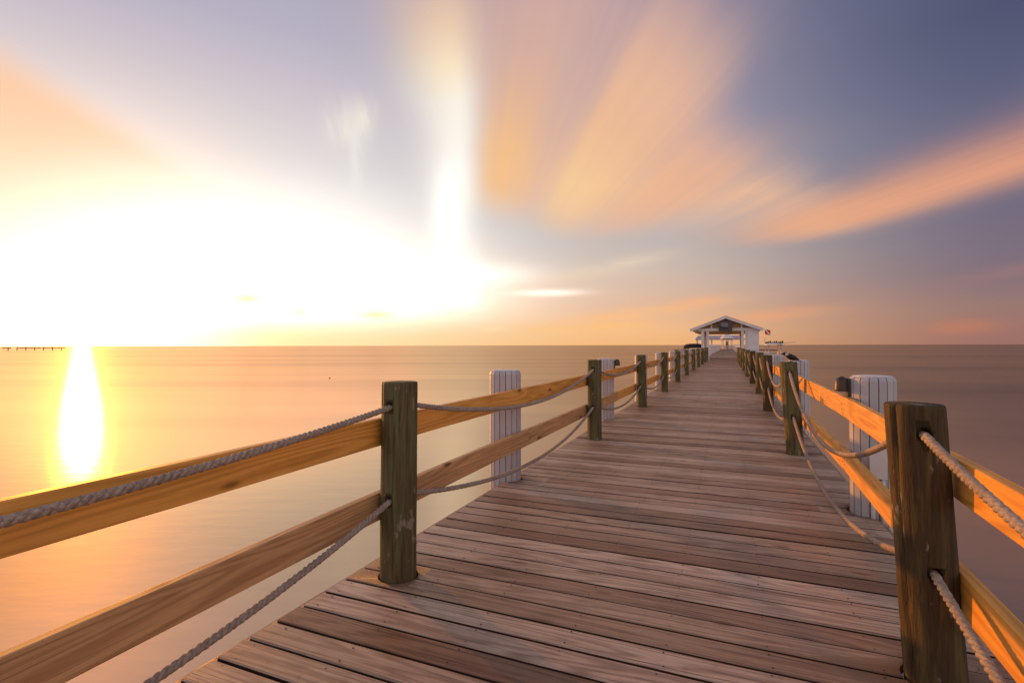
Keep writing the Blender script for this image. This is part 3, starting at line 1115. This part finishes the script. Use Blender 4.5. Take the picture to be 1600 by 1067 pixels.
mb.sweep(path, bprof, 0, 0.5, 0, True, True)
for s_ in (-1, 1):
    mb.tube([(0.002, s_ * 0.014, 0.035), (0.006, s_ * 0.014, 0.002)], 0.0035, 6)
    mb.tube([(0.012, s_ * 0.014, 0.003), (-0.018, s_ * 0.016, 0.003)], 0.003, 6)
mb.obj('body', M['feather'], bird)
mb = MB()
mb.tube([(-0.098, 0, 0.098), (-0.114, 0, 0.095), (-0.13, 0, 0.091)], lambda i: (0.008, 0.006, 0.0015)[i], 8)
mb.obj('beak', M['beak'], bird)
for s_ in (-1, 1):   # pale patches on neck sides
    mb = MB()
    vs = []
    for j in range(9):
        for k in range(5):
            x = -0.078 + 0.038 * j / 8
            zz = 0.078 + 0.028 * k / 4
            vs.append((x, s_ * (0.0225 - 8 * (zz - 0.092) ** 2 - 3 * (x + 0.06) ** 2), zz))
    fs = [(j * 5 + k, j * 5 + k + 1, (j + 1) * 5 + k + 1, (j + 1) * 5 + k) for j in range(8) for k in range(4)]
    mb.add(vs, fs, None, 0.5, 0, True)
    mb.obj('neck_plumage', M['paleplume'], bird)
for s_ in (-1, 1):
    mb = MB()
    path = [(Vector((x, s_ * yy, z)), Vector((0, 1, 0)), Vector((0.3, 0, 1))) for x, yy, z in ((-0.025, 0.022, 0.075), (0.0, 0.032, 0.064), (0.04, 0.028, 0.047), (0.09, 0.012, 0.024))]
    hs = (0.012, 0.024, 0.020, 0.004)
    mb.sweep(path, lambda i: [(0.005 * math.cos(2 * PI * j / 8), hs[i] * math.sin(2 * PI * j / 8)) for j in range(8)], 0, 0.5, 0, True, True)
    mb.obj('wing', M['feather'], bird)
tag(bird, 'dark bird with pale neck standing on top of a round wooden post', 'bird')

# ---------------------------------------------------------------- pavilion
PY = 48.0
AX = -0.2
pav = empty('pavilion', (AX, PY, 0))
tag(pav, 'white open pavilion with low gabled roof straddling the pier', 'pavilion')
ZE, ZA, HW, DEP = 2.68, 3.80, 2.9, 8.0
mb = MB()
slope = (ZA - ZE) / HW
for s_ in (-1, 1):
    tk = 0.10
    vs = [(0, -0.45, ZA), (s_ * HW, -0.45, ZE), (s_ * HW, -0.45, ZE - tk), (0, -0.45, ZA - tk),
          (0, DEP + 0.4, ZA), (s_ * HW, DEP + 0.4, ZE), (s_ * HW, DEP + 0.4, ZE - tk), (0, DEP + 0.4, ZA - tk)]
    mb.add(vs, [(0, 1, 2, 3), (7, 6, 5, 4), (0, 4, 5, 1), (2, 1, 5, 6), (3, 2, 6, 7)])
mb.obj('roof', M['roof'], pav)
mb = MB()
for s_ in (-1, 1):
    z0 = ZA - 0.05
    vs = []
    for y in (-0.50, -0.452):
        vs += [(0, y, ZA - 0.03), (s_ * (HW - 0.02), y, ZE - 0.03), (s_ * (HW - 0.02), y, ZE - 0.24), (0, y, ZA - 0.25)]
    mb.add(vs, [(0, 1, 2, 3), (7, 6, 5, 4), (0, 4, 5, 1), (2, 1, 5, 6), (3, 2, 6, 7)])
mb.obj('fascia', M['white'], pav)
mb = MB()
vs = []
for y in (0.0, 0.08):
    vs += [(-HW + 0.75, y, 2.74), (HW - 0.75, y, 2.74), (HW - 0.75, y, ZE + 0.60 - 0.1), (0, y, ZA - 0.12), (-HW + 0.75, y, ZE + 0.60 - 0.1)]
vs = [(x, y, z if z <= 2.74 else min(z, ZA - abs(x) * slope - 0.11)) for x, y, z in vs]
mb.add(vs, [(0, 1, 2, 3, 4), (9, 8, 7, 6, 5), (0, 5, 6, 1)])
mb.obj('gable_panel', M['ceil'], pav)
mb = MB()
mb.box((-HW + 0.35, -0.12, 2.52), (1.682, -0.002, 2.74))
for sx_ in (-1.15, 1.25):
    mb.box((sx_ - 0.07, -0.10, 2.742), (sx_ + 0.07, -0.004, 3.16))
mb.obj('front_beam', M['white'], pav)
mb = MB()
mb.box((-HW + 0.4, 0.0, 2.36), (HW - 0.3, DEP, 2.515))
mb.obj('ceiling', M['ceil'], pav)
for (x0, x1, y0) in ((-1.98, -1.76, -0.08), (-1.55, -1.36, -0.08), (1.22, 1.42, -0.08), (1.52, 1.68, -0.08), (-1.95, -1.75, 3.8), (1.25, 1.45, 3.8), (-1.95, -1.75, 7.5), (1.25, 1.45, 7.5)):
    mb = MB()
    mb.box((x0, y0, -0.02), (x1, y0 + 0.2, 2.355 if y0 > 0 else 2.515))
    mb.box((x0 - 0.03, y0 - 0.03, 0.0), (x1 + 0.03, y0 + 0.23, 0.18))
    mb.box((x0 - 0.03, y0 - 0.03, 2.20), (x1 + 0.03, y0 + 0.23, 2.32))
    mb.obj('column', M['white'], pav)
mb = MB()
mb.box((1.685, -0.14, -0.3), (2.58, 0.12, 2.75))
mb.box((2.46, 0.125, -0.3), (2.58, DEP, 2.35))
mb.box((1.69, -0.16, -0.02), (2.56, -0.143, 0.12))
mb.obj('side_wall', M['wall'], pav)
mb = MB()
mb.box((-2.0, 0.2, -0.03), (-1.96, DEP, 0.9))
mb.obj('half_wall', M['white'], pav)

sign = empty('pavilion_sign', (AX - 0.03, PY - 0.56, 2.52))
mb = MB()
mb.box((-0.5, -0.03, 0.0), (0.5, 0.03, 0.78))
for x0, z0, x1, z1 in ((-0.53, -0.03, 0.53, 0.0), (-0.53, 0.78, 0.53, 0.81), (-0.53, 0.0, -0.5, 0.78), (0.5, 0.0, 0.53, 0.78)):
    mb.box((x0, -0.045, z0), (x1, 0.035, z1))
mb.obj('board', M['signdark'], sign)
mb = MB()
mb.box((-0.34, -0.036, 0.30), (0.22, -0.0315, 0.66))
mb.obj('picture_panel', M['signlight'], sign)
mb = MB()
for k, (x0, x1) in enumerate(((-0.26, -0.20), (-0.18, -0.11), (-0.09, -0.05), (-0.03, 0.04), (0.06, 0.12), (0.14, 0.2))):
    mb.box((x0, -0.038, 0.19), (x1, -0.0315, 0.28 + (0.02 if k % 2 else 0)))
mb.obj('writing', M['black'], sign)
mb = MB()
mb.tube([(-0.40, -0.04, 0.04), (-0.38, -0.04, 0.30)], 0.018, 6)
for k in range(7):
    a = PI * k / 6
    mb.tube([(-0.38, -0.042, 0.30), (-0.38 + 0.09 * math.cos(a), -0.044, 0.33 + 0.07 * math.sin(a)), (-0.38 + 0.15 * math.cos(a), -0.042, 0.29 + 0.08 * math.sin(a))], lambda i: (0.012, 0.016, 0.004)[i], 6)
mb.obj('palm_emblem', M['signgreen'], sign)
tag(sign, 'dark framed sign with small green palm in the pavilion gable', 'sign')

# ---------------------------------------------------------------- white picket railings beyond the pavilion
for side, x in (('left', -2.05), ('right', 1.32)):
    rl = empty('picket_railing', (x, 66, 0))
    mb = MB()
    for z0 in (0.12, 1.02):
        mb.box((-0.03, 0, z0), (0.03, 80, z0 + 0.09))
    mb.box((-0.07, 0, 1.112), (0.07, 80, 1.15))
    mb.obj('rail', M['white'], rl)
    mb = MB()
    for k in range(320):
        mb.box((-0.016, 0.1 + k * 0.25, 0.212), (0.016, 0.2 + k * 0.25, 1.018))
    mb.obj('picket_row', M['white'], rl)
    for k in range(11):
        mb = MB()
        mb.box((-0.075, k * 8 - 0.075, 0.0), (0.075, k * 8 + 0.075, 1.30))
        mb.lathe([(0.10, 1.302), (0.10, 1.33), (0.02, 1.40)], 4, (0, k * 8, 0), 0, False, PI / 4)
        mb.obj('railing_post', M['white'], rl)
    tag(rl, 'white picket railing on the %s beyond the pavilion' % side, 'railing', 'white railings beyond the pavilion')

# ---------------------------------------------------------------- pier head: shed roof and small gazebo
EY = 150.0
mb = MB()
mb.box((-14, EY, -0.25), (12, EY + 16, -0.002))
o = mb.obj('pier_head', M['timber'])
tag(o, 'wide plank platform at the far end of the pier', 'platform', kind='structure')
shed = empty('boat_shed', (-2.4, EY + 8, 0))
mb = MB()
x0, x1 = -6.3, 6.6
vs = [(x0, -3, 2.75), (x1, -3, 2.75), (x1, 3, 2.75), (x0, 3, 2.75), (x0, -3, 2.95), (x1, -3, 2.95), (x1, 3, 2.95), (x0, 3, 2.95), (x0 + 0.6, 0, 3.95), (x1 - 0.6, 0, 3.95)]
mb.add(vs, [(0, 3, 2, 1), (0, 1, 5, 4), (1, 2, 6, 5), (2, 3, 7, 6), (3, 0, 4, 7), (4, 5, 9, 8), (6, 7, 8, 9), (5, 6, 9), (7, 4, 8)])
mb.obj('roof', M['shed'], shed)
for x in (-5.9, -2.0, 2.0, 6.2):
    for y in (-2.7, 2.7):
        mb = MB()
        mb.box((x - 0.1, y - 0.1, -0.02), (x + 0.1, y + 0.1, 2.745))
        mb.obj('column', M['white'], shed)
tag(shed, 'long low pale roofed shed on posts at the far pier end', 'shed')
gz = empty('gazebo', (-0.35, EY + 2.2, 0))
mb = MB()
mb.lathe([(1.62, 2.95), (1.66, 3.0), (1.45, 3.45), (0.95, 3.95), (0.35, 4.2), (0.1, 4.28), (0.03, 4.55)], 16, (0, 0, 0))
mb.obj('roof', M['white'], gz)
mb = MB()
mb.lathe([(1.3, 2.80), (1.35, 2.945)], 16, (0, 0, 0))
mb.obj('roof_soffit', M['canvas'], gz)
for k in range(6):
    a = 2 * PI * k / 6 + 0.3
    mb = MB()
    mb.tube([(1.35 * math.cos(a), 1.35 * math.sin(a), -0.02), (1.35 * math.cos(a), 1.35 * math.sin(a), 2.84)], 0.09, 8)
    mb.obj('column', M['white'], gz)
mb = MB()
mb.box((-0.42, 0.2, -0.02), (0.38, 0.34, 2.2))
mb.obj('door', M['door'], gz)
mb = MB()
for k in range(6):
    a, b = 2 * PI * k / 6 + 0.3, 2 * PI * (k + 1) / 6 + 0.3
    for z in (0.25, 0.55, 0.95):
        mb.tube([(1.35 * math.cos(a), 1.35 * math.sin(a), z), (1.35 * math.cos(b), 1.35 * math.sin(b), z)], 0.08, 6)
mb.obj('balustrade', M['white'], gz)
tag(gz, 'small round white gazebo with domed roof seen through the pavilion', 'gazebo')


# ---------------------------------------------------------------- boats
def hull_mesh(L, B, fb, dr):
    mb_ = MB()
    path = []
    n_ = 12
    for i in range(n_ + 1):
        t = i / n_
        path.append((Vector((0, -L / 2 + L * t, 0)), Vector((1, 0, 0)), Vector((0, 0, 1))))

    def prof(i):
        t = i / n_
        hb = B / 2 * (1.0 if t < 0.45 else max(0.03, math.cos((t - 0.45) / 0.55 * PI / 2) ** 0.75))
        sh = fb * (1 + 0.35 * t * t)
        k = -dr * (1 - max(0, t - 0.6) * 1.6)
        return [(-hb, sh), (-hb * 0.93, sh * 0.3), (-hb * 0.82, -0.05), (0, k), (hb * 0.82, -0.05), (hb * 0.93, sh * 0.3), (hb, sh), (hb * 0.86, sh + 0.05), (hb * 0.84, sh - 0.3), (-hb * 0.84, sh - 0.3), (-hb * 0.86, sh + 0.05)]
    mb_.sweep(path, prof, 0, 0.5, 0, False, True)
    return mb_


def boat(name, loc, rz, L, B, label, black_top):
    r_ = empty(name, loc, rz)
    hull_mesh(L, B, 0.95, 0.4).obj('hull', M['hull'], r_)
    mb_ = MB()
    mb_.box((-0.42, -0.5, 0.70), (0.42, 0.35, 1.75))
    vs = [(-0.40, 0.352, 1.2), (0.40, 0.352, 1.2), (0.40, 0.75, 0.7), (-0.40, 0.75, 0.7), (-0.40, 0.352, 0.7), (0.40, 0.352, 0.7)]
    mb_.add(vs, [(0, 1, 2, 3), (0, 3, 4), (1, 5, 2), (4, 3, 2, 5), (0, 4, 5, 1)])
    mb_.obj('console', M['hull'], r_)
    mb_ = MB()
    mb_.box((-0.38, 0.30, 1.752), (0.38, 0.34, 2.15))
    mb_.obj('windscreen', M['glass'], r_)
    for sx_ in (-0.62, 0.62):
        for sy_ in (-0.75, 0.55):
            m2 = MB()
            m2.tube([(sx_, sy_, 0.68), (sx_ * 0.95, sy_ * 0.95, 3.0)], 0.035, 8)
            m2.obj('top_leg', M['steel'], r_)
    mb_ = MB()
    path = [(Vector((0, -1.3 + 2.5 * i / 8, 3.0 + (0.40 if black_top else 0.1) * math.sin(PI * i / 8))), Vector((1, 0, 0)), Vector((0, 0, 1))) for i in range(9)]
    mb_.sweep(path, lambda i: [(-1.0, -0.12), (-0.85, -0.02), (-0.4, 0.06), (0.4, 0.06), (0.85, -0.02), (1.0, -0.12), (0.82, -0.06), (0.38, 0.02), (-0.38, 0.02), (-0.82, -0.06)], 0, 0.5, 0, True, True)
    mb_.obj('canopy', M['canvas'] if black_top else M['hull'], r_)
    for sx_ in (-0.35, 0.35):
        m2 = MB()
        y0 = -L / 2 - 0.28
        path = [(Vector((sx_, y0, z)), Vector((1, 0, 0)), Vector((0, 1, 0))) for z in (-0.5, 0.5, 0.62, 1.05, 1.25, 1.3)]
        ww = ((0.05, 0.14), (0.07, 0.16), (0.2, 0.3), (0.22, 0.34), (0.18, 0.27), (0.08, 0.12))
        m2.sweep(path, lambda i: [(ww[i][0] * math.cos(2 * PI * j / 12), ww[i][1] * math.sin(2 * PI * j / 12)) for j in range(12)], 0, 0.5, 0, True, True)
        e_ = m2.obj('outboard_engine', M['hull'], r_)
        m3 = MB()
        path = [(Vector((sx_, y0, z)), Vector((1, 0, 0)), Vector((0, 1, 0))) for z in (0.66, 0.76)]
        m3.sweep(path, lambda i: [(0.225 * math.cos(2 * PI * j / 12), 0.345 * math.sin(2 * PI * j / 12)) for j in range(12)], 0, 0.5, 0, True, True)
        m3.obj('cowl_stripe', M['canvas'], e_)
    tag(r_, label, 'boat', 'boats moored beside the pavilion')
    return r_


rb = boat('motor_boat', (4.45, 62.0, WATER - 0.05), 0.15, 7.5, 2.5, 'white motor boat with pale hard top moored right of the pavilion', False)
mb = MB()
for k in range(9):
    x = -0.8 + 0.2 * k
    mb.tube([(x, -0.3, 3.12), (x + 0.07, -0.25, 3.20 + 0.05 * (k % 3)), (x + 0.14, 0.1, 3.16)], 0.085, 6)
mb.obj('stowed_gear', M['canvas'], rb)
mb = MB()
mb.tube([(0.7, -0.6, 3.12), (1.9, -1.2, 3.22)], 0.022, 6)
mb.obj('outrigger', M['steel'], rb)
boat('motor_boat', (-3.3, 57.0, WATER - 0.42), 0.0, 6.8, 2.4, 'white motor boat with arched black canopy moored left of the pavilion', True)

# red flag with a white diagonal, flying from the hard top
fl = empty('dive_flag', (4.45 - 0.72 - 0.1, 62.0 - 0.7, WATER - 0.05 + 4.1))
pole = fl
W_, H_ = 0.52, 0.55


def flag_pt(s_, t):
    return Vector((W_ * s_, 0.05 * math.sin(5 * s_ + t), H_ * (t - 0.5 * 0) - 0.16 * s_))


def flag_piece(poly, mi_, nm, off):
    mb_ = MB()
    for yo in (-off, off):
        vs = [flag_pt(a, b) + Vector((0, yo, 0)) for a, b in poly]
        fs = [tuple(range(len(vs)))] if yo < 0 else [tuple(reversed(range(len(vs))))]
        mb_.add(vs, fs)
    n_ = len(poly)
    o0 = 0
    for j in range(n_):
        k = (j + 1) % n_
        mb_.f.append((j, k, n_ + k, n_ + j))
        mb_.mi.append(0)
        mb_.sm.append(False)
    return mb_.obj(nm, mi_, fl)


flag_piece([(0, 0), (0.82, 0), (0, 0.82)], M['red'], 'red_field', 0.004)
flag_piece([(1, 0.18), (1, 1), (0.18, 1)], M['red'], 'red_field', 0.004)
flag_piece([(0.82, 0), (1, 0), (1, 0.18), (0.18, 1), (0, 1), (0, 0.82)], M['flagwhite'], 'white_stripe', 0.004)
mb = MB()
mb.tube([(-0.02, 0, -1.1), (-0.02, 0, 0.66)], 0.016, 6)
mb.obj('staff', M['steel'], fl)
tag(fl, 'small red flag with white diagonal stripe flying over the right boat', 'flag')

# ---------------------------------------------------------------- far jetty on the left horizon, and a float
jet = empty('distant_jetty', (-1.0, 0, 0))
jx0, jy0 = None, None


def ground_at(px, py, z):
    Z = FPX * (CAMH - z) / (py - 540.5)
    X = (px - 800) / FPX * Z
    return Vector((X * math.cos(YAW) - Z * math.sin(YAW), X * math.sin(YAW) + Z * math.cos(YAW), z))


A = ground_at(100, 546.2, WATER)
B = ground_at(-260, 546.2, WATER)
jet.location = A
dirv = (B - A)
LJ = dirv.length
jet.rotation_euler = (0, 0, math.atan2(dirv.y, dirv.x))
for s0, s1 in ((0, 0.09), (0.105, 0.20), (0.235, 0.262), (0.30, 0.345), (0.40, 1.0)):
    mb = MB()
    mb.box((LJ * s0, -1.2, 1.2), (LJ * s1, 1.2, 2.0))
    mb.obj('walkway', M['jetty'], jet)
for k in range(26):
    mb = MB()
    x = LJ * (k + 0.3) / 26
    mb.tube([(x, 0, -2), (x, 0, 2.0 + (k * 37 % 10) * 0.12)], 0.35, 6)
    mb.obj('pile', M['jetty'], jet)
tag(jet, 'dark broken jetty on the horizon at the far left', 'jetty')

P = ground_at(515, 591, WATER)
bu = empty('float_buoy', P)
mb = MB()
mb.lathe([(0.02, -0.08), (0.07, -0.05), (0.09, 0.0), (0.07, 0.04), (0.03, 0.06)], 12)
mb.obj('float', M['buoy'], bu)
mb = MB()
mb.tube([(0, 0, 0.055), (0, 0, 0.12)], 0.014, 6)
mb.obj('stem', M['buoy'], bu)
tag(bu, 'tiny dark float on the calm water beyond the left railing', 'buoy')
